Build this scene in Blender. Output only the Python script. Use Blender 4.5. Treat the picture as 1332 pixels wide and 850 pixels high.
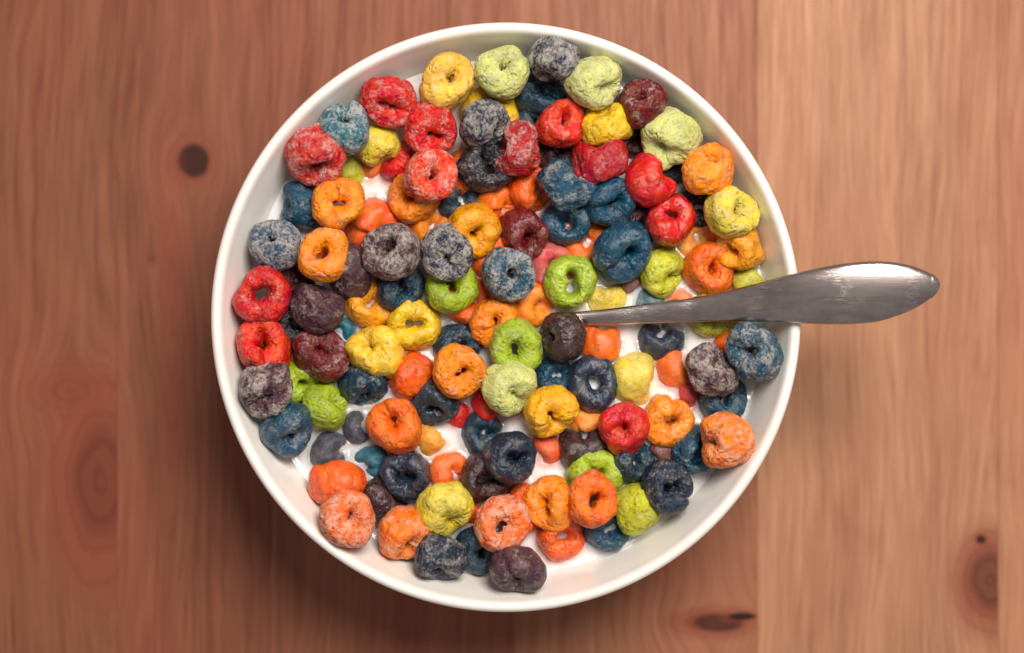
import bpy, bmesh, math, random
import numpy as np
from mathutils import Vector, Matrix
from mathutils.kdtree import KDTree

for o in list(bpy.data.objects):
    bpy.data.objects.remove(o, do_unlink=True)
S = bpy.context.scene
COL = S.collection
R = math.radians

# ------------------------------------------------------------------ camera
MM = 0.001
CAM_Z = 0.562            # metres above the table top
RIM_Z = 0.0626           # bowl rim
MILK_Z = 0.0462          # milk surface
PX = 0.1606 / 770.0      # metres per photo pixel in the rim plane


def at(px, py, z):
    """world point seen at photo pixel (px, py) on the level z"""
    s = PX * (CAM_Z - z) / (CAM_Z - RIM_Z)
    return Vector(((px - 666.0) * s, (425.0 - py) * s, z))


cam_d = bpy.data.cameras.new('camera')
cam = bpy.data.objects.new('camera', cam_d)
COL.objects.link(cam)
cam.location = (0, 0, CAM_Z)
cam.rotation_euler = (0, 0, 0)
cam_d.sensor_width = 36.0
cam_d.lens = 36.0 * (CAM_Z - RIM_Z) / (1332 * PX)
cam_d.clip_start = 0.01
cam_d.clip_end = 20.0
cam_d.dof.use_dof = True
cam_d.dof.focus_distance = CAM_Z - 0.0575
cam_d.dof.aperture_fstop = 5.0
S.camera = cam

# ------------------------------------------------------------------ world, lamp, exposure
W = bpy.data.worlds.new('World')
S.world = W
W.use_nodes = True
bg = W.node_tree.nodes['Background']
bg.inputs['Color'].default_value = (1.0, 0.92, 0.88, 1)
bg.inputs['Strength'].default_value = 0.27


def lamp(name, loc, target, power, size, col):
    d = bpy.data.lights.new(name, 'AREA')
    d.shape = 'DISK'
    d.size = size
    d.energy = power
    d.color = col
    o = bpy.data.objects.new(name, d)
    COL.objects.link(o)
    o.location = loc
    v = Vector(target) - Vector(loc)
    o.rotation_euler = v.to_track_quat('-Z', 'Y').to_euler()
    return o


lamp('key_lamp', (0.15, 0.28, 0.70), (0.02, 0.02, 0.03), 7.7, 0.34, (1.0, 0.925, 0.83))

S.render.engine = 'CYCLES'
S.cycles.use_denoising = True
S.cycles.max_bounces = 8
S.view_settings.view_transform = 'Standard'
S.view_settings.look = 'None'
S.view_settings.exposure = 0.0
S.view_settings.gamma = 1.0


# ------------------------------------------------------------------ small helpers
def lin(c):
    r = []
    for v in c[:3]:
        v = v / 255.0
        r.append(v / 12.92 if v <= 0.04045 else ((v + 0.055) / 1.055) ** 2.4)
    return tuple(r) + (1.0,)


def tag(o, label=None, cat=None, group=None, kind=None):
    if label: o['label'] = label
    if cat: o['category'] = cat
    if group: o['group'] = group
    if kind: o['kind'] = kind
    return o


class NT:
    def __init__(self, name):
        self.m = bpy.data.materials.new(name)
        self.m.use_nodes = True
        self.t = self.m.node_tree
        self.b = self.t.nodes['Principled BSDF']

    def n(self, typ, **kw):
        nd = self.t.nodes.new(typ)
        for k, v in kw.items():
            setattr(nd, k, v)
        return nd

    def put(self, sock, v):
        if v is None:
            return
        if isinstance(v, bpy.types.NodeSocket):
            self.t.links.new(v, sock)
        else:
            sock.default_value = v

    def math(self, op, a, b=None, c=None, clamp=False):
        nd = self.n('ShaderNodeMath', operation=op, use_clamp=clamp)
        self.put(nd.inputs[0], a); self.put(nd.inputs[1], b); self.put(nd.inputs[2], c)
        return nd.outputs[0]

    def mix(self, f, a, b, typ='MIX'):
        nd = self.n('ShaderNodeMix', data_type='RGBA', blend_type=typ)
        self.put(nd.inputs[0], f); self.put(nd.inputs[6], a); self.put(nd.inputs[7], b)
        return nd.outputs[2]

    def mapr(self, v, a, b, c=0.0, d=1.0, smooth=False):
        nd = self.n('ShaderNodeMapRange', interpolation_type='SMOOTHSTEP' if smooth else 'LINEAR')
        for i, x in enumerate((v, a, b, c, d)):
            self.put(nd.inputs[i], x)
        return nd.outputs[0]

    def noise(self, vec, scale, detail=3.0, rough=0.5, dist=0.0, dim='3D'):
        nd = self.n('ShaderNodeTexNoise', noise_dimensions=dim)
        self.put(nd.inputs['Vector'], vec)
        nd.inputs['Scale'].default_value = scale
        nd.inputs['Detail'].default_value = detail
        nd.inputs['Roughness'].default_value = rough
        nd.inputs['Distortion'].default_value = dist
        return nd.outputs[0]

    def attr(self, name, typ='GEOMETRY', out='Fac'):
        nd = self.n('ShaderNodeAttribute', attribute_name=name, attribute_type=typ)
        return nd.outputs[out]

    def bump(self, h, strength, dist, normal=None):
        nd = self.n('ShaderNodeBump')
        nd.inputs['Strength'].default_value = strength
        nd.inputs['Distance'].default_value = dist
        self.put(nd.inputs['Height'], h)
        self.put(nd.inputs['Normal'], normal)
        return nd.outputs[0]

    def xyz(self, x, y, z):
        nd = self.n('ShaderNodeCombineXYZ')
        self.put(nd.inputs[0], x); self.put(nd.inputs[1], y); self.put(nd.inputs[2], z)
        return nd.outputs[0]

    def sep(self, v):
        nd = self.n('ShaderNodeSeparateXYZ')
        self.put(nd.inputs[0], v)
        return nd.outputs

    def set(self, **kw):
        for k, v in kw.items():
            self.put(self.b.inputs[k.replace('_', ' ')], v)


def mesh_obj(name, verts, faces, mat, parent=None, smooth=True):
    me = bpy.data.meshes.new(name)
    me.from_pydata(verts, [], faces)
    me.materials.append(mat)
    if smooth:
        me.polygons.foreach_set('use_smooth', [True] * len(me.polygons))
    me.update()
    o = bpy.data.objects.new(name, me)
    COL.objects.link(o)
    o.parent = parent
    return o


# numpy value/gradient noise -------------------------------------------------
_rng = np.random.RandomState(7)
_P = _rng.permutation(256).astype(np.int64)
_P = np.concatenate([_P, _P, _P])
_G = _rng.normal(size=(256, 3)); _G /= np.linalg.norm(_G, axis=1)[:, None]
_J = _rng.rand(256, 3)


def gnoise(p):
    i = np.floor(p).astype(np.int64); f = p - i
    i &= 255
    u = f * f * f * (f * (f * 6 - 15) + 10)
    out = 0
    for dx in (0, 1):
        wx = u[:, 0] if dx else 1 - u[:, 0]
        for dy in (0, 1):
            wy = u[:, 1] if dy else 1 - u[:, 1]
            for dz in (0, 1):
                wz = u[:, 2] if dz else 1 - u[:, 2]
                h = _P[_P[_P[(i[:, 0] + dx) & 255] + ((i[:, 1] + dy) & 255)] + ((i[:, 2] + dz) & 255)]
                g = _G[h]
                d = g[:, 0] * (f[:, 0] - dx) + g[:, 1] * (f[:, 1] - dy) + g[:, 2] * (f[:, 2] - dz)
                out = out + wx * wy * wz * d
    return out * 1.6


def worley(p):
    i = np.floor(p).astype(np.int64); f = p - i
    best = np.full(len(p), 9.0)
    for dx in (-1, 0, 1):
        for dy in (-1, 0, 1):
            for dz in (-1, 0, 1):
                h = _P[_P[_P[(i[:, 0] + dx) & 255] + ((i[:, 1] + dy) & 255)] + ((i[:, 2] + dz) & 255)]
                j = _J[h]
                d = (j[:, 0] + dx - f[:, 0]) ** 2 + (j[:, 1] + dy - f[:, 1]) ** 2 + (j[:, 2] + dz - f[:, 2]) ** 2
                best = np.minimum(best, d)
    return np.sqrt(best)


# ------------------------------------------------------------------ wood table
def wood(name, light, dark, seed, red, knots=(), streak=1.0):
    """one stave: straight long grain down y, knots = (px, py, rx, ry, core, halo) in photo pixels on the table plane"""
    t = NT(name)
    co = t.n('ShaderNodeTexCoord').outputs['Object']
    x, y, z = t.sep(co)[0:3]
    # slow wander of the grain
    w1 = t.noise(t.xyz(t.math('MULTIPLY', x, 9), t.math('MULTIPLY', y, 3.2), seed), 1.0, 2, .5)
    w2 = t.noise(t.xyz(t.math('MULTIPLY', x, 40), t.math('MULTIPLY', y, 14), seed + 3), 1.0, 2, .5)
    gx = t.math('ADD', x, t.math('ADD', t.math('MULTIPLY', t.math('SUBTRACT', w1, .5), .045),
                                 t.math('MULTIPLY', t.math('SUBTRACT', w2, .5), .007)))
    masks = []
    for (kx, ky, rx, ry, core, halo) in knots:
        c = at(kx, ky, 0.0)
        s = PX * CAM_Z / (CAM_Z - RIM_Z)
        rx *= s; ry *= s
        dx = t.math('SUBTRACT', x, c.x); dy = t.math('SUBTRACT', y, c.y)
        q = t.math('SQRT', t.math('ADD', t.math('POWER', t.math('ABSOLUTE', t.math('DIVIDE', dx, rx)), 2.0),
                                  t.math('POWER', t.math('ABSOLUTE', t.math('DIVIDE', dy, ry)), 2.0)))
        nz = t.noise(t.xyz(t.math('MULTIPLY', x, 90), t.math('MULTIPLY', y, 60), seed + 11), 1.0, 3, .55)
        q = t.math('ADD', q, t.math('MULTIPLY', t.math('SUBTRACT', nz, .5), .55))
        # grain flows round the knot
        infl = t.math('EXPONENT', t.math('MULTIPLY', t.math('POWER', q, 2.0), -0.14))
        sg = t.math('DIVIDE', dx, t.math('ADD', t.math('ABSOLUTE', dx), rx * .6))
        gx = t.math('SUBTRACT', gx, t.math('MULTIPLY', t.math('MULTIPLY', infl, sg), rx * 1.1))
        masks.append((q, core, halo))
    fine = t.noise(t.xyz(t.math('MULTIPLY', gx, 700), t.math('MULTIPLY', y, 38), seed), 1.0, 4, .6)
    mid = t.noise(t.xyz(t.math('MULTIPLY', gx, 330), t.math('MULTIPLY', y, 4.5), seed + 5), 1.0, 3, .55)
    big = t.noise(t.xyz(t.math('MULTIPLY', gx, 34), t.math('MULTIPLY', y, 3.5), seed + 9), 1.0, 2, .5)
    # narrow late-wood lines
    ln = t.math('ABSOLUTE', t.math('SUBTRACT', t.math('FRACT', t.math('MULTIPLY', gx, 105)), .5))
    ln = t.mapr(ln, .0, .36, 1, 0, True)
    lnm = t.mapr(big, .42, .64)
    v = t.math('MULTIPLY', t.math('SUBTRACT', mid, .5), .75 * streak)
    v = t.math('ADD', v, t.math('MULTIPLY', t.math('SUBTRACT', fine, .5), 1.15 * streak))
    v = t.math('ADD', v, t.math('MULTIPLY', t.math('SUBTRACT', big, .5), .7))
    v = t.math('ADD', v, t.math('MULTIPLY', t.math('MULTIPLY', ln, lnm), .10))
    v = t.math('ADD', v, .42, clamp=True)
    col = t.mix(v, lin(light), lin(dark))
    rd = t.mapr(t.noise(t.xyz(t.math('MULTIPLY', x, 22), t.math('MULTIPLY', y, 8), seed + 20), 1.0, 3, .6), .45, .72)
    col = t.mix(t.math('MULTIPLY', rd, red), col, lin((150, 72, 58)))
    blotch = t.mapr(t.noise(t.xyz(t.math('MULTIPLY', gx, 70), t.math('MULTIPLY', y, 26), seed + 31), 1.0, 3, .6), .56, .74)
    col = t.mix(t.math('MULTIPLY', blotch, .28), col, lin((128, 74, 58)))
    for (q, core, halo) in masks:
        h = t.mapr(q, 2.3, 1.0, 0, 1, True)
        col = t.mix(t.math('MULTIPLY', h, halo), col, lin((134, 70, 54)))
        rings = t.math('SINE', t.math('MULTIPLY', q, 13.0))
        rm = t.math('MULTIPLY', t.mapr(rings, .1, 1.0), t.mapr(q, 2.2, .7, 0, halo * .55))
        col = t.mix(rm, col, lin((104, 50, 42)))
        k = t.mapr(q, 1.12, .72, 0, 1, True)
        col = t.mix(t.math('MULTIPLY', k, core), col, lin((44, 22, 18)))
    nb = t.bump(t.math('ADD', fine, mid), .12, .0006)
    t.set(Base_Color=col, Roughness=t.mapr(fine, .3, .7, .42, .58), Normal=nb)
    t.b.inputs['Specular IOR Level'].default_value = .14
    return t.m


TZ = 0.0
table = bpy.data.objects.new('wooden_table', None)
COL.objects.link(table)
tag(table, 'brown pine table top of long glued boards under the white bowl', 'table')
LEFT_L, LEFT_D = (178, 122, 98), (122, 72, 58)
boards = [  # own board tones; darker left ones also carry painted light falloff
    # x0, x1, light, dark, seed, redness, knots
    (-620, -200, (150, 96, 72), (92, 50, 38), 1.0, .28, ()),
    (-200, 152, (150, 96, 72), (92, 50, 38), 4.3, .28,
     ((132, 628, 40, 84, .30, .75), (92, 508, 34, 22, .06, .4))),
    (152, 352, (148, 93, 71), (92, 49, 38), 4.3, .30,
     ((252, 209, 22, 22, .90, .5), (197, 338, 6, 5, .3, .2), (224, 420, 13, 130, .0, .5))),
    (352, 668, (156, 101, 77), (96, 53, 41), 15.7, .28, ()),
    (668, 985, (170, 116, 88), (108, 64, 49), 21.2, .28,
     ((932, 810, 36, 13, .75, .7), (966, 802, 20, 5, .98, .3))),
    (985, 1298, (186, 138, 106), (130, 84, 63), 27.9, .22,
     ((1288, 756, 30, 42, .45, .8), (1276, 702, 7, 6, .9, .5))),
    (1298, 1660, (182, 132, 101), (124, 78, 59), 27.9, .25, ()),
    (1660, 2000, (176, 124, 94), (126, 78, 60), 39.3, .25, ()),
]
for i, (x0, x1, lc, dc, sd, rd, kn) in enumerate(boards):
    m = wood('stained_pine', lc, dc, sd, rd, kn)
    a = at(x0, -700, TZ); b = at(x1, 1550, TZ)
    bm = bmesh.new()
    g = 0.00003
    bmesh.ops.create_cube(bm, size=1.0)
    for v in bm.verts:
        v.co.x = (a.x + g) if v.co.x < 0 else (b.x - g)
        v.co.y = b.y if v.co.y < 0 else a.y
        v.co.z = -0.024 if v.co.z < 0 else 0.0
    bmesh.ops.bevel(bm, geom=[e for e in bm.edges if all(v.co.z > -.01 for v in e.verts)], offset=.0001, segments=1, affect='EDGES')
    me = bpy.data.meshes.new('board'); bm.to_mesh(me); bm.free()
    me.materials.append(m)
    o = bpy.data.objects.new('board', me); COL.objects.link(o); o.parent = table

# ------------------------------------------------------------------ bowl
BC = at(658, 413, RIM_Z)
t = NT('white_glazed_ceramic')
co = t.n('ShaderNodeTexCoord').outputs['Object']
n1 = t.noise(co, 90, 3, .5)
col = t.mix(t.mapr(n1, .35, .7), lin((236, 233, 229)), lin((231, 227, 221)))
sp = t.mapr(t.noise(co, 1300, 1, .5), .77, .80)
col = t.mix(t.math('MULTIPLY', sp, .35), col, lin((196, 176, 160)))
t.set(Base_Color=col, Roughness=t.mapr(n1, .3, .7, .14, .24), Normal=t.bump(t.noise(co, 45, 2, .5), .10, .001))
t.b.inputs['Coat Weight'].default_value = .5
t.b.inputs['Coat Roughness'].default_value = .08
CER = t.m
prof = [(0, 7.2), (18, 7.3), (32, 8.6), (46, 12.4), (57, 19.5), (64.8, 29), (69.5, 39), (72.6, 48), (75.0, 55), (76.5, 59.2),
        (77.1, 61.0), (77.7, 62.1), (78.5, 62.6), (79.4, 62.4), (80.1, 61.6), (80.3, 60.4), (79.9, 58.5), (78.3, 53), (75.2, 44), (70.4, 34),
        (63, 22.5), (52, 11.5), (44.5, 6.0), (42.6, 3.2), (42.4, .9), (41.8, .15), (39.6, .15), (38.9, .9), (38.2, 3.6), (30, 4.6), (0, 4.8)]


def smooth_profile(pts, k=3):
    """Catmull-Rom through the profile points"""
    out = []
    P = [pts[0]] + list(pts) + [pts[-1]]
    for i in range(1, len(P) - 2):
        for j in range(k):
            u = j / k
            out.append(tuple(.5 * ((2 * P[i][c]) + (-P[i - 1][c] + P[i + 1][c]) * u +
                                   (2 * P[i - 1][c] - 5 * P[i][c] + 4 * P[i + 1][c] - P[i + 2][c]) * u * u +
                                   (-P[i - 1][c] + 3 * P[i][c] - 3 * P[i + 1][c] + P[i + 2][c]) * u ** 3) for c in (0, 1)))
    out.append(pts[-1])
    return out


def lathe(name, prof, n, mat):
    vs, fs = [], []
    pr = smooth_profile(prof)
    for r, z in pr:
        r = max(r, 0.02)
        for k in range(n):
            a = 2 * math.pi * k / n
            vs.append((r * MM * math.cos(a), r * MM * math.sin(a), z * MM))
    for i in range(len(pr) - 1):
        for k in range(n):
            k2 = (k + 1) % n
            fs.append((i * n + k, (i + 1) * n + k, (i + 1) * n + k2, i * n + k2))
    return mesh_obj(name, vs, fs, mat)


bowl = lathe('cereal_bowl', prof, 224, CER)
bm = bmesh.new(); bm.from_mesh(bowl.data); bmesh.ops.recalc_face_normals(bm, faces=bm.faces); bm.to_mesh(bowl.data); bm.free()
bowl.location = (BC.x, BC.y, 0)
tag(bowl, 'round white glazed bowl holding milk and colourful cereal rings', 'bowl')

_wz = [p[1] for p in prof[:12]]; _wr = [p[0] for p in prof[:12]]


def wall_r(z):                       # inner radius (mm) at height z (mm)
    return float(np.interp(z, _wz, _wr))


# ------------------------------------------------------------------ cereal material
def cereal_material():
    t = NT('sugared_cereal')
    tc = t.n('ShaderNodeTexCoord').outputs['Object']
    seed = t.attr('seed', 'OBJECT')
    va = t.n('ShaderNodeVectorMath', operation='ADD')
    t.put(va.inputs[0], tc); t.put(va.inputs[1], t.xyz(seed, t.math('MULTIPLY', seed, 1.7), seed))
    co = va.outputs[0]
    base = t.n('ShaderNodeObjectInfo').outputs['Color']
    frost = t.attr('frost', 'OBJECT')
    wet = t.attr('wet', 'OBJECT')
    film = t.attr('film', 'OBJECT')
    fm = t.attr('frost_mask'); cav = t.attr('cavity')
    # colour variation of the dyed crumb
    n1 = t.noise(co, 260, 3, .55)
    hsv = t.n('ShaderNodeHueSaturation')
    t.put(hsv.inputs['Hue'], t.mapr(n1,   .25, .75, .486, .511))
    t.put(hsv.inputs['Saturation'], t.mapr(t.noise(co, 500, 3, .5), .3, .7, .96, 1.16))
    t.put(hsv.inputs['Value'], t.mapr(t.noise(co, 180, 3, .6), .25, .75, .70, 1.22))
    t.put(hsv.inputs['Color'], base)
    col = hsv.outputs[0]
    # pale crumb patches where the dye is thin
    pale = t.math('MULTIPLY', t.mapr(t.noise(co, 330, 4, .62), .52, .68), .16)
    col = t.mix(pale, col, t.mix(.45, base, lin((246, 214, 160))))
    # deep pores turn darker and more saturated
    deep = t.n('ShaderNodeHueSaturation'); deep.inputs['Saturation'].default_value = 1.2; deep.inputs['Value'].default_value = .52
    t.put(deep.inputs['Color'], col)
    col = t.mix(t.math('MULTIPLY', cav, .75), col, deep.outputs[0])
    # toasted specks
    sp = t.mapr(t.noise(co, 1500, 1, .5), .73, .77)
    col = t.mix(t.math('MULTIPLY', sp, .35), col, lin((92, 42, 26)))
    vp = t.n('ShaderNodeTexVoronoi', feature='F1'); t.put(vp.inputs['Vector'], co); vp.inputs['Scale'].default_value = 950
    pore = t.math('MULTIPLY', t.mapr(vp.outputs['Distance'], .36, .16, 0, 1, True), t.mapr(t.noise(co, 300, 2, .5), .42, .58))
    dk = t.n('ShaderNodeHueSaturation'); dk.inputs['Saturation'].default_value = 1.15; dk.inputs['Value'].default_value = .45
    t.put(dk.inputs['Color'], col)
    col = t.mix(t.math('MULTIPLY', pore, .6), col, dk.outputs[0])  # pinhole shade painted as darker dots in the colour
    # sugar frosting: on the ridges, broken up by fine grain
    fg = t.noise(co, 2100, 4, .75)
    ff = t.math('ADD', fm, t.math('MULTIPLY', t.math('SUBTRACT', fg, .5), 1.5))
    c0 = t.mapr(frost, 0, 1, .74, -.02)
    ff = t.mapr(ff, c0, t.math('ADD', c0, .80), 0, 1, True)
    fstr = t.mapr(frost, 0, .8, .55, .72)
    fcol = t.mix(.34, lin((238, 228, 218)), base)
    fmask = t.math('MULTIPLY', ff, t.math('MULTIPLY', fstr, t.math('MULTIPLY', t.math('SUBTRACT', 1.0, t.math('MULTIPLY', cav, .95)), t.math('SUBTRACT', 1.0, t.math('MULTIPLY', pore, .8)))))
    col = t.mix(fmask, col, fcol)
    # milk clinging just above the surface of the milk
    geo = t.n('ShaderNodeNewGeometry')
    pz = t.sep(geo.outputs['Position'])[2]
    h = t.math('SUBTRACT', pz, MILK_Z)
    h = t.math('ADD', h, t.math('MULTIPLY', t.math('SUBTRACT', t.noise(co, 420, 3, .6), .5), .0011))
    cling = t.math('MULTIPLY', t.mapr(h, .0013, .0003, 0, 1, True), .42)
    mf = t.math('MULTIPLY', t.math('MULTIPLY', film, .7), t.mapr(t.noise(co, 260, 2, .5), .3, .7, .35, 1.0))
    cling = t.math('MAXIMUM', cling, mf, clamp=True)
    col = t.mix(cling, col, lin((233, 219, 212)))
    # surface
    rw = t.mapr(wet, 0, 1, .46, .20)
    rough = t.math('MULTIPLY', t.math('ADD', rw, t.math('MULTIPLY', fmask, .30)), t.mapr(t.noise(co, 2600, 2, .6), .35, .62, .55, 1.15), clamp=True)
    hb = t.math('ADD', t.math('MULTIPLY', t.noise(co, 1300, 3, .7), .8), t.math('MULTIPLY', fg, t.math('ADD', .5, t.math('MULTIPLY', fmask, 1.0))))
    vor = t.n('ShaderNodeTexVoronoi', feature='F1'); t.put(vor.inputs['Vector'], co); vor.inputs['Scale'].default_value = 1100
    pin = t.math('MULTIPLY', t.mapr(vor.outputs['Distance'], .42, .12, 0, 1, True), t.mapr(t.noise(co, 380, 2, .5), .45, .6))
    hb = t.math('SUBTRACT', hb, t.math('MULTIPLY', pin, .5))
    nb = t.bump(hb, .5, .0005)
    for lk in list(nb.node.inputs['Strength'].links): pass
    t.put(nb.node.inputs['Strength'], t.mapr(wet, 0, 1, .75, .30))
    t.put(t.b.inputs['Coat Normal'], t.bump(t.noise(co, 1900, 3, .65), .9, .0007))
    t.set(Base_Color=col, Roughness=rough, Normal=nb)
    t.put(t.b.inputs['Subsurface Weight'], .35)
    t.b.inputs['Subsurface Radius'].default_value = (1.0, .55, .4)
    t.b.inputs['Subsurface Scale'].default_value = .0010
    t.put(t.b.inputs['Specular IOR Level'], t.mapr(wet, 0, 1, .20, .6))
    t.put(t.b.inputs['Coat Weight'], t.mapr(wet, 0, 1, .16, .75))
    t.b.inputs['Coat Roughness'].default_value = .14
    return t.m


CEREAL = cereal_material()
PAL = dict(
    orange=(238, 112, 28), salmon=(228, 82, 58), gold=(240, 180, 60), peach=(240, 128, 76), lorange=(245, 148, 62), amber=(236, 160, 46), coral=(242, 134, 62), rorange=(236, 98, 22), vermilion=(216, 50, 22),
    yellow=(236, 196, 62), lemon=(226, 206, 92), ylime=(186, 188, 64), lime=(160, 182, 62), plime=(204, 208, 136),
    pyellow=(234, 192, 100), red=(204, 26, 20), rasp=(176, 30, 36), pink=(202, 64, 62), maroon=(106, 24, 30), burg=(72, 18, 24),
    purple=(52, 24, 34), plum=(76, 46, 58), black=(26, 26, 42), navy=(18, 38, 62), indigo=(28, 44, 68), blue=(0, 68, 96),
    dblue=(0, 48, 70), teal=(10, 98, 120), slate=(48, 76, 104))


def ring_mesh(seed, Rr, b, nu, nv, hole, rough, frost_seed):
    rs = np.random.RandomState(seed)
    u = np.linspace(0, 2 * np.pi, nu, endpoint=False)
    v = np.linspace(0, 2 * np.pi, nv, endpoint=False)
    U, V = np.meshgrid(u, v, indexing='ij')
    # tube half width and centre line vary round the ring; one fat end overlaps the other at the seam
    hr = hole
    ph = rs.rand(6) * 6.283
    dev = rs.rand(6)
    slit = .25 + .55 * rs.rand()
    hr = hr * (.7 + .6 * rs.rand()) * (1 + slit * np.cos(2 * (U - ph[5])))
    a = (Rr - hr) / 2.0
    rc = Rr - a
    b = b * (.92 + .16 * rs.rand())
    a_u = a * (1 + .10 * (dev[0] + .3) * np.sin(U + ph[0]) + .09 * (dev[1] + .2) * np.sin(2 * U + ph[1]) + .05 * np.sin(3 * U + ph[2]))
    rc_u = rc * (1 + .05 * np.sin(2 * U + ph[3]) + .03 * np.sin(3 * U + ph[4]))
    b_u = b * (1 + .12 * (dev[2] + .2) * np.sin(U + ph[5]) + .07 * np.sin(2 * U + ph[2]))
    zc = b * (.16 * dev[3] * np.sin(U + ph[1]) + .10 * np.sin(2 * U + ph[0]))
    # seam: a crease across the tube with a fatter lobe beside it
    us = ph[4]
    d = np.angle(np.exp(1j * (U - us)))
    seam = dev[5]
    tt = ((U - us) % 6.28318) / 6.28318 - .5
    zc = zc + b * .62 * seam * tt * (1 - np.exp(-(d / .24) ** 2))
    a_u = a_u * (1 - .20 * seam * np.exp(-(d / .16) ** 2) + .22 * seam * np.exp(-((d - .55) / .35) ** 2))
    b_u = b_u * (1 - .22 * seam * np.exp(-(d / .18) ** 2) + .10 * seam * np.exp(-((d - .5) / .35) ** 2))
    cv, sv = np.cos(V), np.sin(V)
    e = .85
    X = rc_u + a_u * np.sign(cv) * np.abs(cv) ** e
    Z = zc + b_u * np.sign(sv) * np.abs(sv) ** e
    X = np.maximum(X, .35 * MM)
    el = 1 + .10 * (dev[4] - .5)
    P = np.stack([X * np.cos(U) * el, X * np.sin(U) / el, Z], -1).reshape(-1, 3)
    # outward normals of the smooth ring
    G = P.reshape(nu, nv, 3)
    du = np.roll(G, -1, 0) - np.roll(G, 1, 0); dv = np.roll(G, -1, 1) - np.roll(G, 1, 1)
    N = np.cross(du, dv).reshape(-1, 3)
    N /= (np.linalg.norm(N, axis=1)[:, None] + 1e-12)
    off = rs.rand(3) * 60 + 20
    Q = P / MM
    low = gnoise(Q * .20 + off)
    low2 = gnoise(Q * .42 + off * 1.3)
    mid = gnoise(Q * .95 + off * 1.7)
    w = worley(Q * .80 + off * .7)               # puffed blisters with sharp valleys
    pore = np.minimum(worley(Q * .70 + off * 2.1) * .9, worley(Q * 1.35 + off * 4.1) * 1.1)
    pmask = np.clip((gnoise(Q * .35 + off * 3.1) + .16) * 4, 0, 1)
    pits = np.clip(1 - pore / .42, 0, 1) * pmask
    fine = gnoise(Q * 2.1 + off)
    blister = (.55 - np.clip(w, 0, 1))
    disp = .55 * low + .30 * low2 + rough * (.09 * mid + .03 * blister + .12 * fine) - rough * .70 * pits ** .8 + rough * .10 * np.abs(gnoise(Q * 1.5 + off * 1.9))
    P = P + N * (disp * MM)[:, None]
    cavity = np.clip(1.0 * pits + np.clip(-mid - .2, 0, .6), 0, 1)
    fr = .50 + .50 * gnoise(Q * .30 + off + frost_seed) + .20 * gnoise(Q * 1.0 + off * 2) + .30 * gnoise(Q * 2.3 + off * 4) + .28 * mid
    return P, np.clip(cavity, 0, 1), np.clip(fr, -.5, 1.5)


_face_cache = {}


def ring_faces(nu, nv):
    if (nu, nv) not in _face_cache:
        i = np.arange(nu)[:, None]; j = np.arange(nv)[None, :]
        i2 = (i + 1) % nu; j2 = (j + 1) % nv
        _face_cache[(nu, nv)] = np.stack([i * nv + j, i2 * nv + j, i2 * nv + j2, i * nv + j2], -1).reshape(-1, 4)
    return _face_cache[(nu, nv)]


GROUP = 'coloured cereal rings in the bowl of milk'
ALLV = []


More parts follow.
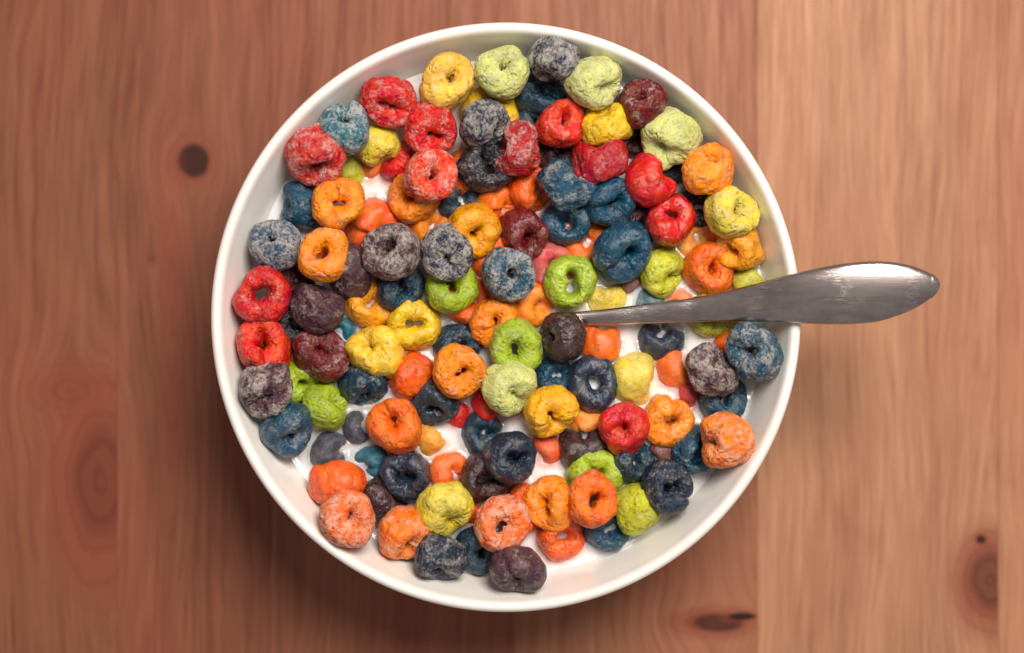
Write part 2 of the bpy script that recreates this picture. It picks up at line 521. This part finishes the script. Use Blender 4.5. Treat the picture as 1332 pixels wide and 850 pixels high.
def cereal(i, px, py, rpx, az, tilt, h, colr, frost, wet, hole, label, film=0.0, flat=1.0, rough=None):
    if h < 0:
        h = -.35 + .46 * h
        hole *= .3
        rpx *= 1.12
        if tilt < 45 and rpx < 29:
            tilt = 48 + (i * 37) % 34
            az = (i * 97) % 360
    elif h <= 1:
        h += .6
    if tilt >= 50:
        hole *= .35
    hz = h * MM
    tilt_r, az_r = R(tilt), R(az)
    Rr = rpx * PX * (CAM_Z - MILK_Z - hz) / (CAM_Z - RIM_Z)
    b = 4.9 * MM * (Rr / (7.4 * MM)) * flat
    # keep the ring clear of the bowl wall: lift it until it fits
    z = MILK_Z + hz
    for _ in range(40):
        c = at(px, py, z)
        d = Vector((c.x - BC.x, c.y - BC.y))
        dist = d.length
        th = math.atan2(d.y, d.x)
        # extent of the tilted ring in the outward direction
        k = math.cos(th - az_r)
        ext = math.sqrt(max(0.0, 1 - (k * math.sin(tilt_r)) ** 2)) * Rr * .93 + abs(k * math.sin(tilt_r)) * b * .55
        if dist + ext < (wall_r(z / MM) - .1) * MM or z > .0615:
            break
        z += .0006
    c = at(px, py, z)
    small = h < 0
    nu, nv = (84, 44) if small else (150, 76)
    P, cav, fr = ring_mesh(i * 13 + 5, Rr * .94, b, nu, nv, .85 * hole * Rr, (.22 if h < 0 else 1.0 - .45 * wet) if rough is None else rough, i)
    n = Vector((math.sin(tilt_r) * math.cos(az_r), math.sin(tilt_r) * math.sin(az_r), math.cos(tilt_r)))
    q = Vector((0, 0, 1)).rotation_difference(n)
    spin = Matrix.Rotation((i * 2.39996) % 6.283, 3, 'Z')
    M = q.to_matrix() @ spin
    F = ring_faces(nu, nv)
    me = bpy.data.meshes.new('cereal_ring')
    me.vertices.add(len(P)); me.vertices.foreach_set('co', P.astype(np.float32).ravel())
    me.loops.add(F.size); me.loops.foreach_set('vertex_index', F.ravel().astype(np.int32))
    me.polygons.add(len(F)); me.polygons.foreach_set('loop_start', np.arange(0, F.size, 4, dtype=np.int32))
    me.polygons.foreach_set('use_smooth', np.ones(len(F), dtype=bool))
    me.update(calc_edges=True)
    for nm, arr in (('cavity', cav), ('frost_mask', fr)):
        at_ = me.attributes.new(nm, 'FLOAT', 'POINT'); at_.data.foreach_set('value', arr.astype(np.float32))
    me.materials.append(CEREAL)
    o = bpy.data.objects.new('cereal_ring', me)
    COL.objects.link(o)
    o.location = c
    o.rotation_euler = M.to_euler()
    o.color = lin(PAL[colr])
    o['frost'] = float(frost); o['wet'] = float(wet); o['film'] = float(film); o['seed'] = float((i * .7548) % 7.0)
    tag(o, label, 'cereal', GROUP)
    Mn = np.array(M)
    Wd = P @ Mn.T + np.array(c)
    sel = np.abs(Wd[:, 2] - MILK_Z) < .0005
    ALLV.append((Wd[sel][:, :2][::2], lin(PAL[colr])))
    return o


# px, py, outer radius px, lean direction (deg, 0 = right, 90 = up), lean, height of centre above milk (mm), colour, frost, wet, hole, label
C = [
 (447,167,36, 70,30,13,'teal',.85,.0,.16,'teal blue ring dusted white, highest at the upper left wall'),
 (505,130,37,-75,42,11,'red',.45,.25,.18,'red frosted ring against the upper left wall, left of the yellow ring'),
 (583,106,38, 40,25,12,'pyellow',.18,.25,.15,'butter yellow ring with slanted slit hole at the top left, beside the pale green ring'),
 (654, 93,37, 100,8,12,'plime',.55,.0,.12,'pale green powdery ring with tiny hole at the very top of the bowl'),
 (721, 79,36, -100,74,11,'navy',.95,.0,.15,'white-dusted navy ring lying on its side at the top wall'),
 (773,108,37,-30,52,11,'plime',.50,.1,0.06,'pale green lumpy ring at the top, right of the dusted navy ring'),
 (703,127,36, 60,30,1,'dblue',.12,.5,.16,'dark blue ring in shade directly below the dusted navy ring at the top'),
 (638,146,38, 90,15,3,'yellow',.15,.2,.2,'yellow ring mostly hidden between the pale green ring and a dusted navy ring'),
 (629,162,37,-45,74,12,'navy',.85,.1,.2,'dusted dark blue ring tipped on its side, under the pale green top ring'),
 (561,168,37,-70,42,10,'red',.50,.1,.18,'crimson frosted ring with arch-shaped hole below the butter yellow ring'),
 (675,193,36,  3,84,10,'rasp',.60,.1,.16,'raspberry red frosted ring standing upright, right of a dusted dark blue ring'),
 (729,162,34, 40,28,9,'vermilion',.30,.5,.16,'bright orange-red ring near the top, left of the small yellow pillow'),
 (790,161,34,100,72,10,'yellow',.22,.3,.16,'small yellow ring on its side between orange-red and pale green rings'),
 (835,136,33, 80,35,2,'maroon',.35,.2,.16,'burgundy ring against the upper right wall behind the pale green ring'),
 (820,176,30,  0,30,-1,'burg',.0,.6,.16,'dark red wet ring deep in the gap below the burgundy ring'),
 (792,140,24,  0,20,-2,'blue',.1,.5,.2,'blue ring peeping out above the small yellow ring'),
 (870,178,39,-125,56,11,'plime',.45,.05,.20,'pale lime ring leaning open to lower left at the upper right wall'),
 (868,212,30,  0,30,0,'dblue',.1,.5,.2,'almost black blue ring under the leaning pale lime ring'),
 (410,203,40,-72,48,10,'pink',.60,.1,.18,'pinkish red frosted ring against the left upper wall under the teal ring'),
 (491,190,32,-60,70,4,'lemon',.08,.4,.16,'lemon yellow ring on its side between teal and crimson rings'),
 (456,224,22,  0,25,-3,'ylime',.0,.5,.2,'small yellow-green ring sunk in milk above the left orange ring'),
 (487,214,20,  0,10,-4,'orange',.0,.4,.2,'orange ring sunk in milk under the lemon yellow ring'),
 (522,212,30,160,60,0,'red',.05,.5,.16,'wet red ring wedged left of the coral pink ring'),
 (394,269,35,170,62,4,'blue',.35,.4,.16,'deep blue ring with a white scuff by the left wall, beside the light orange ring'),
 (440,265,36, 10,12,12,'lorange',.22,.2,.17,'light orange ring with clear dark hole at the upper left'),
 (357,319,36,110,32,10,'slate',.92,.0,0.07,'grey-blue powdery ring touching the left wall'),
 (421,334,36, 90,22,11,'lorange',.35,.1,.16,'golden orange ring right of the grey-blue powdery ring'),
 (485,293,33,-45,40,-1,'rorange',.02,.8,.15,'wet red-orange ring half sunk right of the light orange ring'),
 (539,256,36, 190,20,4,'lorange',.15,.5,.18,'orange ring tucked under the coral pink ring'),
 (560,230,38, 20,14,12,'salmon',.70,.0,.15,'coral pink rough ring high in the pile, top left of centre'),
 (606,224,30,  0,30,-1,'orange',.0,.4,.2,'dark orange ring in shade between coral pink and black-blue rings'),
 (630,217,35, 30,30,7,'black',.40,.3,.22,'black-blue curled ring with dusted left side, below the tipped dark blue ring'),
 (693,247,33,-40,40,0,'rorange',.0,.7,.18,'wet orange-red ring below the upright raspberry ring'),
 (645,265,29,-30,50,-1,'orange',.0,.7,.16,'smooth orange ring half sunk, above the dark red wet ring'),
 (598,264,29,  0,15,-2,'dblue',.1,.5,.2,'dark blue ring half sunk below the coral pink ring'),
 (614,300,38,-50,22,6,'amber',.06,.6,.17,'shiny golden ring with slit hole left of the dark red ring'),
 (558,297,28,  0,25,-2,'lorange',.0,.5,.18,'sunken orange ring above the two grey dusted rings'),
 (680,306,34,-40,32,3,'maroon',.06,.75,.13,'dark red wet ring right of the shiny golden ring'),
 (734,240,36, 30,74,10,'blue',.60,.2,.16,'blue ring on its side with white-frosted face, between two deep blue rings and the raspberry'),
 (722,198,28,  0,30,1,'purple',.1,.5,.2,'dark purple ring in the gap under the bright orange-red ring'),
 (781,209,38, 92,82,9,'rasp',.30,.4,.14,'red frosted ring lying on its side, horizontal, below the small yellow ring'),
 (844,234,38, 25,68,8,'red',.04,.7,.14,'glossy bright red ring on its side, slanting, right of the horizontal red one'),
 (793,263,35,-20,18,7,'blue',.18,.5,.14,'deep blue ring with small hole left of the glossy slanting red ring'),
 (738,292,33, 90,10,2,'blue',.10,.7,.20,'wet blue ring at milk level under the white-frosted blue one'),
 (810,326,42,-60,25,6,'blue',.14,.6,.15,'largest lumpy blue ring, right of centre above the lime wedge'),
 (872,285,35, 60,14,7,'red',.04,.85,.13,'glossy red ring with small hole, lying flat beside the deep blue rings'),
 (922,222,36, 95,52,9,'lorange',.28,.2,.13,'orange-yellow crusty ring against the right upper wall'),
 (950,276,37,  5,28,10,'lemon',.45,.1,.16,'pale yellow-lime ring with hole to the right, by the right wall'),
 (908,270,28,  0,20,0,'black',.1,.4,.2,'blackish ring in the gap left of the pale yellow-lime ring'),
 (962,322,32,200,45,0,'amber',.04,.6,.16,'golden yellow ring half sunk at the right wall under the pale yellow-lime ring'),
 (922,350,36, 30,20,3,'orange',.10,.6,.16,'orange ring with curved slit hole just above the spoon handle'),
 (903,309,30,  0,12,-4.0,'amber',.0,.4,.2,'golden ring sunk in milk under the flat glossy red ring',.25),
 (940,309,26,  0,30,-2,'orange',.0,.5,.2,'orange ring hidden below the pale yellow-lime ring'),
 (863,352,34,-50,58,2,'ylime',.04,.6,.12,'lime wedge-shaped ring right of the largest lumpy blue ring'),
 (818,367,20,  0,15,-4,'maroon',.0,.5,.2,'small maroon ring sunk in milk under the largest lumpy blue ring',.2),
 (971,370,24,  0,12,-2.5,'ylime',.0,.5,.2,'lime ring half sunk at the right wall above the spoon handle',.1),
 (925,411,34,  0,12,.2,'ylime',.08,.7,.14,'lime green ring crossed by the middle of the spoon handle'),
 (884,392,20,  0,10,-4,'orange',.0,.4,.2,'orange ring sunk in milk behind the spoon handle',.25),
 (845,400,23,  0,10,-3.4,'teal',.15,.4,.2,'pale blue ring sunk in milk behind the narrow part of the spoon',.25),
 (762,316,30,  0,15,-3,'orange',.0,.5,.2,'orange ring sunk between the wet blue and largest lumpy blue rings'),
 (717,346,32,  0,15,-3.4,'pink',.0,.5,.2,'pinkish red ring sunk in milk left of the flat green ring',.22),
 (742,367,37,-20,6,3,'lime',.05,.75,.20,'bright green ring lying flat with milk in its hole, centre of the bowl'),
 (790,388,26, 90,60,-4.5,'lemon',.0,.5,.15,'yellow ring sunk in milk right of the flat green ring',.1),
 (694,394,30,-20,25,-2,'lorange',.0,.6,.18,'smooth orange ring half sunk below the dusted blue ring at centre'),
 (661,357,37,  0,20,10,'blue',.80,.1,.15,'white-dusted blue ring at centre, left of the flat green ring'),
 (645,418,36,-100,18,4,'lorange',.10,.4,.14,'light orange ring peeking out above the pale green centre ring'),
 (670,452,38,-90,14,8,'lime',.40,.3,.16,'pale green ring with dark hole, left of the dark purple ring at the spoon end'),
 (732,437,35,185,52,7,'purple',.14,.7,.18,'dark purple ring at the sunken end of the spoon handle'),
 (782,446,28,90,84,-1,'orange',.02,.7,.12,'blocky orange ring just below the thin end of the spoon handle'),
 (858,442,28, 70,40,-1.8,'indigo',.10,.6,.16,'dark blue ring half sunk below the spoon handle'),
 (612,393,33,  0,20,-2.2,'rorange',.0,.6,.2,'red-orange ring half sunk right of the yellow-green ring, under the light orange one'),
 (587,374,37, 70,14,5,'lime',.10,.6,.17,'yellow-green ring showing its hole under the dusted purple-grey ring'),
 (580,332,36,-65,32,11,'indigo',.95,.05,0.08,'dusted grey-navy ring, right one of the two powdery rings left of centre'),
 (510,329,40,140,25,11,'plum',.85,.0,.15,'dusted purple-grey ring, left and larger of the two powdery rings left of centre'),
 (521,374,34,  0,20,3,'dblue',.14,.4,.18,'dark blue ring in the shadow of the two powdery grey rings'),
 (457,352,35,155,62,5,'plum',.25,.2,.14,'purple ring on its side right of the golden orange ring'),
 (482,397,34, 60,20,0,'amber',.0,.6,.16,'golden ring in milk left of the yellow ring with a milk-filled hole'),
 (538,421,36,  0,6,2,'yellow',.0,.75,.17,'smooth yellow ring lying flat with milk showing in its hole'),
 (487,458,38, 110,30,2.5,'yellow',.04,.7,0.03,'closed yellow ring coated in milk, left of the orange-red ring',.08),
 (450,427,17,  0,15,-2,'teal',.0,.5,.2,'small teal ring in the gap right of the frosted purple ring'),
 (412,400,37, 50,55,7,'plum',.40,.1,0.05,'frosted purple ring slanting down right, beside the two red rings'),
 (417,462,38, 80,40,5,'maroon',.38,.3,.18,'maroon ring with notched top, right of the lower red ring'),
 (341,384,39, 20,6,11,'red',.35,.3,.17,'red ring with dark central hole at the left wall'),
 (343,451,38, 90,20,8,'vermilion',.12,.4,.13,'red-orange ring with small hole just below the red ring at the left wall'),
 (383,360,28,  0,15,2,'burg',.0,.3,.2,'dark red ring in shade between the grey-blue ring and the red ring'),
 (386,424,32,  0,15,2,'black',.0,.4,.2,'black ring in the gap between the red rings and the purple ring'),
 (345,507,37,-80,35,9,'plum',.75,.1,0.07,'purple frosted ring at the lower left wall above the blue ring'),
 (391,495,30,-40,30,2,'lime',.02,.6,.15,'green ring in shade below the maroon ring'),
 (375,556,37,-60,38,2.5,'blue',.32,.6,.08,'blue ring half in milk at the lower left wall, under the purple frosted ring'),
 (422,529,34,  5,75,3.5,'lime',.15,.4,.15,'yellowish green ring standing upright right of the blue ring at the lower left'),
 (472,500,34,-65,55,0,'dblue',.15,.7,.16,'dark blue wet ring below the closed yellow ring'),
 (534,487,34,150,68,0,'rorange',.02,.6,.14,'smooth orange-red ring on its side left of the light orange ring'),
 (466,556,22,  0,45,-2,'indigo',.15,.4,.14,'small grey-blue ring half sunk left of the orange ring with a hole',.12),
 (432,585,27,  0,55,-2.6,'indigo',.10,.4,.18,'grey-blue ring sunk in milk under the green upright ring',.14),
 (483,598,23,  0,20,-3,'teal',.10,.4,.2,'teal ring sunk in milk below the small grey-blue ring',.05),
 (514,553,37, 90,14,6,'orange',.12,.4,.16,'orange ring with red hole left of the dark wet blue ring'),
 (561,570,23,  0,25,-3,'amber',.0,.5,.12,'golden ring sunk in milk right of the orange ring with a red hole',.08),
 (566,521,34,-90,40,1,'dblue',.08,.85,.14,'dark wet blue ring under the light orange ring'),
 (598,484,37,-10,8,9,'lorange',.28,.2,.13,'light orange ring with small hole, left of the lumpy lime ring'),
 (594,452,33,  0,20,0,'dblue',.14,.5,.2,'dark blue ring behind the light orange ring with small hole'),
 (594,538,20,  0,10,-3,'red',.0,.5,.2,'red ring sunk in milk under the dark wet blue ring'),
 (645,527,30,-60,50,-1,'red',.0,.5,.15,'dark red ring below the lumpy lime ring'),
 (661,505,38,-35,50,9,'plime',.25,.2,0.04,'lumpy lime ring slanting down right below the pale green centre ring'),
 (626,563,28,  0,20,-2,'dblue',.12,.6,.14,'dark blue ring half sunk above the navy ring with red tip'),
 (715,535,37,-60,32,6,'gold',.08,.4,.13,'golden orange ring right of the lumpy lime ring'),
 (710,580,22,  0,20,-3,'rorange',.0,.5,.2,'red-orange ring sunk in milk below the golden orange ring',.12),
 (720,488,28,  0,30,0,'blue',.05,.6,.2,'blue ring left of the milk-filled navy ring'),
 (772,499,38,  60,8,1,'indigo',.10,.75,.18,'navy ring at milk level with a streak of milk in its hole'),
 (828,494,34,  0,68,-2,'lemon',.02,.6,.12,'yellow ring upright in milk right of the milk-filled navy ring',.12),
 (876,477,26, 20,55,-2,'orange',.04,.6,.12,'blocky orange ring in milk left of the grey-purple powdery ring',.06),
 (925,484,35, 60,42,8,'plum',.80,.1,0.04,'grey-purple powdery ring right of centre below the spoon'),
 (981,458,38,170,36,9,'blue',.65,.3,.18,'blue ring with thick white crust by the right wall below the spoon'),
 (948,444,24,  0,20,-2,'rorange',.0,.5,.2,'red-orange ring in the gap between the powdery ring and the crusted blue ring'),
 (940,520,34, 60,25,1,'blue',.30,.5,.16,'blue ring under the grey-purple powdery ring by the right wall'),
 (899,515,20,  0,20,-3.2,'pink',.0,.5,.2,'pink ring sunk in milk below the grey-purple powdery ring',.15),
 (869,549,36,  0,6,1,'lorange',.0,.8,.10,'smooth orange ring flat in milk with milk in its hole'),
 (811,557,35, 90,25,6,'red',.12,.6,0.03,'bright red closed ring right of the dark purple sunken ring'),
 (762,545,24,  0,10,-3.5,'lorange',.0,.5,.2,'orange ring sunk under the milk-filled navy ring',.1),
 (760,581,33, 95,55,-.5,'purple',.06,.7,.15,'dark purple sunken ring left of the bright red closed ring'),
 (774,619,37,  60,22,1,'lime',.06,.5,.12,'grass green ring under the orange ring at the lower right'),
 (770,651,37, 45,12,9,'orange',.30,.3,.16,'orange ring with triangular hole at the lower right of centre'),
 (717,656,38,-170,30,4,'lorange',.04,.5,.10,'light orange smooth ring left of the orange ring with triangular hole'),
 (682,662,34,  0,15,.2,'rorange',.0,.6,.2,'red-orange wet ring between coral and light orange rings at the bottom'),
 (652,683,39, 20,12,9,'peach',.72,.1,.13,'coral orange crusty ring with slit hole at the bottom centre'),
 (729,697,33,  0,15,.1,'rorange',.0,.7,.2,'smooth red-orange ring half in milk at the bottom'),
 (788,687,33,  0,20,0,'blue',.10,.6,.2,'blue ring under the orange ring at the bottom right'),
 (822,600,31,  0,30,1,'dblue',.14,.6,.16,'dark teal-blue ring below the bright red closed ring'),
 (829,661,35, 30,60,4,'ylime',.25,.2,.14,'yellow-green ring on its side at the lower right, left of the navy ring'),
 (867,634,37, 5,20,8,'navy',.28,.4,.16,'navy ring with dark triangular hole at the lower right wall'),
 (901,585,33,  0,25,1,'blue',.15,.6,.2,'blue ring left of the orange ring at the right lower wall'),
 (943,574,38,180,62,8,'coral',.62,.1,.16,'orange crusty ring open to the left, by the right lower wall'),
 (862,588,22,  0,10,-3.8,'maroon',.0,.5,.2,'maroon ring sunk in milk above the navy ring at the lower right',.15),
 (631,620,35,-10,20,4,'purple',.10,.6,.25,'dark purple curved ring partly under the navy ring, bottom centre'),
 (664,596,37, 0,26,8,'navy',.22,.6,.18,'navy ring with reddish tip and deep hole, bottom centre'),
 (586,614,27,  0,20,-2.6,'orange',.0,.5,.15,'orange ring sunk in milk left of the dark purple curved ring',.06),
 (578,661,40,-60,58,7,'lemon',.28,.3,.10,'yellow-lime lumpy ring with pale patch, left of the coral crusty ring'),
 (528,617,36,-100,8,2,'indigo',.12,.75,.15,'navy flat ring at milk level left of the sunken orange ring'),
 (498,653,37, 35,62,0,'purple',.08,.7,.15,'dark maroon-purple ring on its side right of the coral closed ring'),
 (437,629,37,-55,68,1,'rorange',.02,.7,.14,'smooth orange-red pillow-like ring at the lower left wall'),
 (454,674,39, 75,16,7,'peach',.70,.2,0.03,'pale coral closed ring at the lower left wall'),
 (524,696,37,-50,45,6,'coral',.45,.4,.16,'orange frosted ring leaning down, lower left of the bottom navy rings'),
 (571,726,36,-85,55,6,'navy',.60,.3,0.05,'white-streaked navy ring on its side at the bottom wall'),
 (622,716,34,  0,30,2,'dblue',.12,.5,.16,'dark blue ring between the white-streaked navy and dark plum rings at the bottom'),
 (673,741,36,-75,35,6,'plum',.25,.5,0.04,'dark plum closed ring, lowest ring at the bottom wall'),
 (612,656,24,  0,10,-1.5,'rorange',.0,.5,.2,'red-orange ring in shade right of the yellow-lime lumpy ring'),
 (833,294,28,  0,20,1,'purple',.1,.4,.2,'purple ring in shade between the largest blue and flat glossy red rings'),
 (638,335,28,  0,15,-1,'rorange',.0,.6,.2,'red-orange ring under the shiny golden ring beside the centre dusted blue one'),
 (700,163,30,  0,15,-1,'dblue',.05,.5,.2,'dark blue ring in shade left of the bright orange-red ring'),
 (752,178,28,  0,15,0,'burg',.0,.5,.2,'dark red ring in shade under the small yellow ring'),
]
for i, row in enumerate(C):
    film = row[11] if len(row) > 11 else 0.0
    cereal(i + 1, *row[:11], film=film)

# ------------------------------------------------------------------ milk with raised meniscus round every ring
pts = np.concatenate([a for a, c in ALLV])
pcol = np.concatenate([np.tile(np.array(c), (len(a), 1)) for a, c in ALLV])
kd = KDTree(len(pts))
for k, p in enumerate(pts):
    kd.insert((p[0], p[1], 0), k)
kd.balance()
NG = 330
rad = .0740
t = NT('milk')
co = t.n('ShaderNodeTexCoord').outputs['Object']
tint = t.mapr(t.noise(co, 55, 3, .5), .4, .7)
col = t.mix(tint, lin((240, 238, 240)), lin((236, 232, 233)))
bub = t.mapr(t.noise(co, 900, 1, .5), .74, .78)
dye = t.attr('dye', out='Color')
wd = t.attr('dye_amount')
col = t.mix(t.math('MULTIPLY', wd, t.mapr(t.noise(co, 400, 2, .5), .3, .7, .6, 1.1)), col, dye)
t.set(Base_Color=col, Roughness=.14, Normal=t.bump(t.noise(co, 120, 2, .5), .12, .0008))
t.put(t.b.inputs['Subsurface Weight'], .9)
t.b.inputs['Subsurface Radius'].default_value = (1.0, .82, .72)
t.b.inputs['Subsurface Scale'].default_value = .003
MILK = t.m
xs = np.linspace(-rad, rad, NG)
idx = -np.ones((NG, NG), dtype=int)
mv = []
mdye = []; mamt = []
for a in range(NG):
    for b_ in range(NG):
        x, y = xs[a], xs[b_]
        r = math.hypot(x, y)
        if r > rad:
            continue
        _, ki, dd = kd.find((x + BC.x, y + BC.y, 0))
        mdye.append(pcol[ki]); mamt.append(.50 * math.exp(-(dd / .00095) ** 1.3) + .05 * math.exp(-dd / .004))
        dw = max(0.0, .0718 - r)
        z = MILK_Z + .0010 * math.exp(-dd / .00085) + .0009 * math.exp(-dw / .0011)
        idx[a, b_] = len(mv)
        mv.append((x, y, z))
mf = []
for a in range(NG - 1):
    for b_ in range(NG - 1):
        q = (idx[a, b_], idx[a + 1, b_], idx[a + 1, b_ + 1], idx[a, b_ + 1])
        if min(q) >= 0:
            mf.append(tuple(int(k) for k in q))
# the milk body below the surface: a skirt just inside the bowl wall
milk = mesh_obj('milk', mv, mf, MILK)
ca = milk.data.attributes.new('dye', 'FLOAT_COLOR', 'POINT'); ca.data.foreach_set('color', np.array(mdye, dtype=np.float32).ravel())
fa = milk.data.attributes.new('dye_amount', 'FLOAT', 'POINT'); fa.data.foreach_set('value', np.array(mamt, dtype=np.float32))
milk.location = (BC.x, BC.y, 0)
tag(milk, 'white milk filling the bowl around the cereal rings', 'milk')

# ------------------------------------------------------------------ spoon
t = NT('worn_stainless_steel')
co = t.n('ShaderNodeTexCoord').outputs['Object']
x, y, z = t.sep(co)[0:3]
s1 = t.noise(t.xyz(t.math('MULTIPLY', x, 120), t.math('MULTIPLY', y, 2600), z), 1.0, 3, .6)
s2 = t.noise(co, 160, 4, .6)


def scratches(ang, scale, seed, thr):
    mp = t.n('ShaderNodeMapping'); t.put(mp.inputs['Vector'], co)
    mp.inputs['Rotation'].default_value = (0, 0, ang)
    mp.inputs['Location'].default_value = (seed, seed * .37, 0)
    mp.inputs['Scale'].default_value = (scale * .07, scale, 0)
    nn = t.noise(mp.outputs[0], 1.0, 2, .5)
    return t.mapr(t.math('ABSOLUTE', t.math('SUBTRACT', nn, .5)), thr, 0, 0, 1)


gate = t.mapr(t.noise(co, 130, 3, .6), .50, .66)
sc = t.math('MAXIMUM', scratches(.35, 1200, .1, .022), t.math('MAXIMUM', scratches(-.5, 1000, .4, .018), scratches(1.2, 1100, .9, .018)))
sc = t.math('MULTIPLY', sc, gate)
colm = t.mix(t.mapr(s2, .35, .7), lin((204, 192, 189)), lin((176, 164, 162)))
colm = t.mix(t.math('MULTIPLY', t.mapr(t.noise(t.xyz(t.math('MULTIPLY', x, 60), t.math('MULTIPLY', y, 420), z), 1.0, 3, .6), .4, .7), .45), colm, lin((140, 126, 122)))
colm = t.mix(t.math('MULTIPLY', sc, .75), colm, lin((250, 240, 235)))
t.set(Base_Color=colm, Metallic=1.0,
      Roughness=t.math('ADD', t.mapr(s2, .3, .75, .20, .25), t.math('MULTIPLY', sc, .08)),
      Normal=t.bump(t.math('ADD', s1, t.math('MULTIPLY', sc, .8)), .07, .0003))
STEEL = t.m

# handle outline in photo pixels: x, upper edge y, lower edge y, height mm of the centre line
H = [(744, 408, 422, 50.0), (780, 404.5, 421.5, 50.8), (830, 398.5, 420, 52.4), (884, 390.5, 419, 54.8), (930, 382.5, 417.8, 57.2), (975, 372, 417.8, 60.6),
     (1022, 359.5, 419, 64.6), (1055, 352, 420.2, 66.6), (1091, 345.2, 421, 68.2), (1120, 342, 420, 69.0), (1143, 341.3, 417.4, 69.4),
     (1165, 343, 411, 69.6), (1185, 347, 403.5, 69.6), (1203, 353.2, 393.5, 69.5), (1214, 359.5, 385, 69.4), (1219.5, 364.5, 378.5, 69.3), (1221.5, 368.5, 373.5, 69.2)]
# resample smoothly
Hn = np.array(H)
ss = np.concatenate([[0], np.cumsum(np.hypot(np.diff(Hn[:, 0]), np.diff(Hn[:, 1]) * .5))])


def cr(arr, s):
    i = int(np.clip(np.searchsorted(ss, s) - 1, 0, len(ss) - 2))
    u = (s - ss[i]) / (ss[i + 1] - ss[i])
    p0 = arr[max(i - 1, 0)]; p1 = arr[i]; p2 = arr[i + 1]; p3 = arr[min(i + 2, len(arr) - 1)]
    d1 = (p2 - p0) / (ss[i + 1] - ss[max(i - 1, 0)]) * (ss[i + 1] - ss[i])
    d2 = (p3 - p1) / (ss[min(i + 2, len(ss) - 1)] - ss[i]) * (ss[i + 1] - ss[i])
    return (2 * u ** 3 - 3 * u ** 2 + 1) * p1 + (u ** 3 - 2 * u ** 2 + u) * d1 + (-2 * u ** 3 + 3 * u ** 2) * p2 + (u ** 3 - u ** 2) * d2


stations = []
for s in np.concatenate([np.linspace(0, ss[-4], 70), np.linspace(ss[-4], ss[-1], 14)[1:]]):
    r = cr(Hn, s)
    A = at(r[0], r[1], r[3] * MM); B = at(r[0], r[2], r[3] * MM)
    stations.append((A, B, 1.0))
# neck and spoon bowl, sunk in the milk
neck = []
E = (stations[0][0] + stations[0][1]) / 2
dirx = Vector((-1, -.015, 0)).normalized()
side = Vector((0, 1, 0))
for k in range(1, 41):
    u = k / 40
    L = .078 * u
    cx = E + dirx * L
    z = E.z - .0190 * min(1, u * 1.7) ** .8 - (.0045 * math.sin(math.pi * max(0, (u - .3) / .7)))
    wd = .0016 if u < .28 else None
    if wd is None:
        q = (u - .28) / .72
        wd = .0016 + .0175 * math.sin(math.pi * min(1, q) ** .82) ** .7 * (1 if q < 1 else 0)
        wd = max(wd if q < .995 else .0008, .0008)
    cup = 0 if u < .28 else .006 * math.sin(math.pi * (u - .28) / .72)
    c = Vector((cx.x, cx.y, z))
    neck.append((c + side * wd, c - side * wd, -cup / .0015))
neck.reverse()
sv, sf = [], []
NS = 20
allst = neck + stations
for (A, B, kk) in allst:
    c = (A + B) / 2
    hw = (A - B).length / 2 * 1.03 + (.0003 if kk > 0 and (A - B).length < .006 else 0)
    wdir = (A - B).normalized() if hw > 1e-6 else side
    th = .00110 if hw > .0016 else .0009
    for j in range(NS):
        a = 2 * math.pi * j / NS
        ca, sa = math.cos(a), math.sin(a)
        ex = math.copysign(abs(ca) ** .62, ca)
        ez = math.copysign(abs(sa) ** .70, sa)
        # face slightly crowned, rolled a few degrees so the lower edge shows its thickness
        crown = .0006 * (1 - ex * ex) * min(1, hw / .006)
        zz = th * ez + (crown if kk > 0 else -(1 - ex * ex) * (-kk) * .0015)
        p = c + wdir * (ex * hw) + Vector((0, 0, zz))
        if kk > 0:
            p.z += ex * hw * .10
            if ez < 0:
                p.y -= 0.0
        sv.append(p)
org = at(1030, 390, .0)


def tube_from(i0, i1, name, parent):
    vs = [Vector(v) - org for v in sv[i0 * NS:i1 * NS]]
    n = i1 - i0
    fs = []
    for i in range(n - 1):
        for j in range(NS):
            j2 = (j + 1) % NS
            fs.append((i * NS + j, (i + 1) * NS + j, (i + 1) * NS + j2, i * NS + j2))
    fs.append(tuple(range(NS))); fs.append(tuple((n - 1) * NS + j for j in reversed(range(NS))))
    o = mesh_obj(name, vs, fs, STEEL, parent)
    bm = bmesh.new(); bm.from_mesh(o.data); bmesh.ops.recalc_face_normals(bm, faces=bm.faces); bm.to_mesh(o.data); bm.free()
    return o


spoon = bpy.data.objects.new('spoon', None); COL.objects.link(spoon)
spoon.location = org
tag(spoon, 'worn stainless steel spoon resting across the right rim of the bowl', 'spoon')
tube_from(len(neck) - 8, len(allst), 'handle', spoon)
tube_from(0, len(neck) - 7, 'spoon_bowl', spoon)
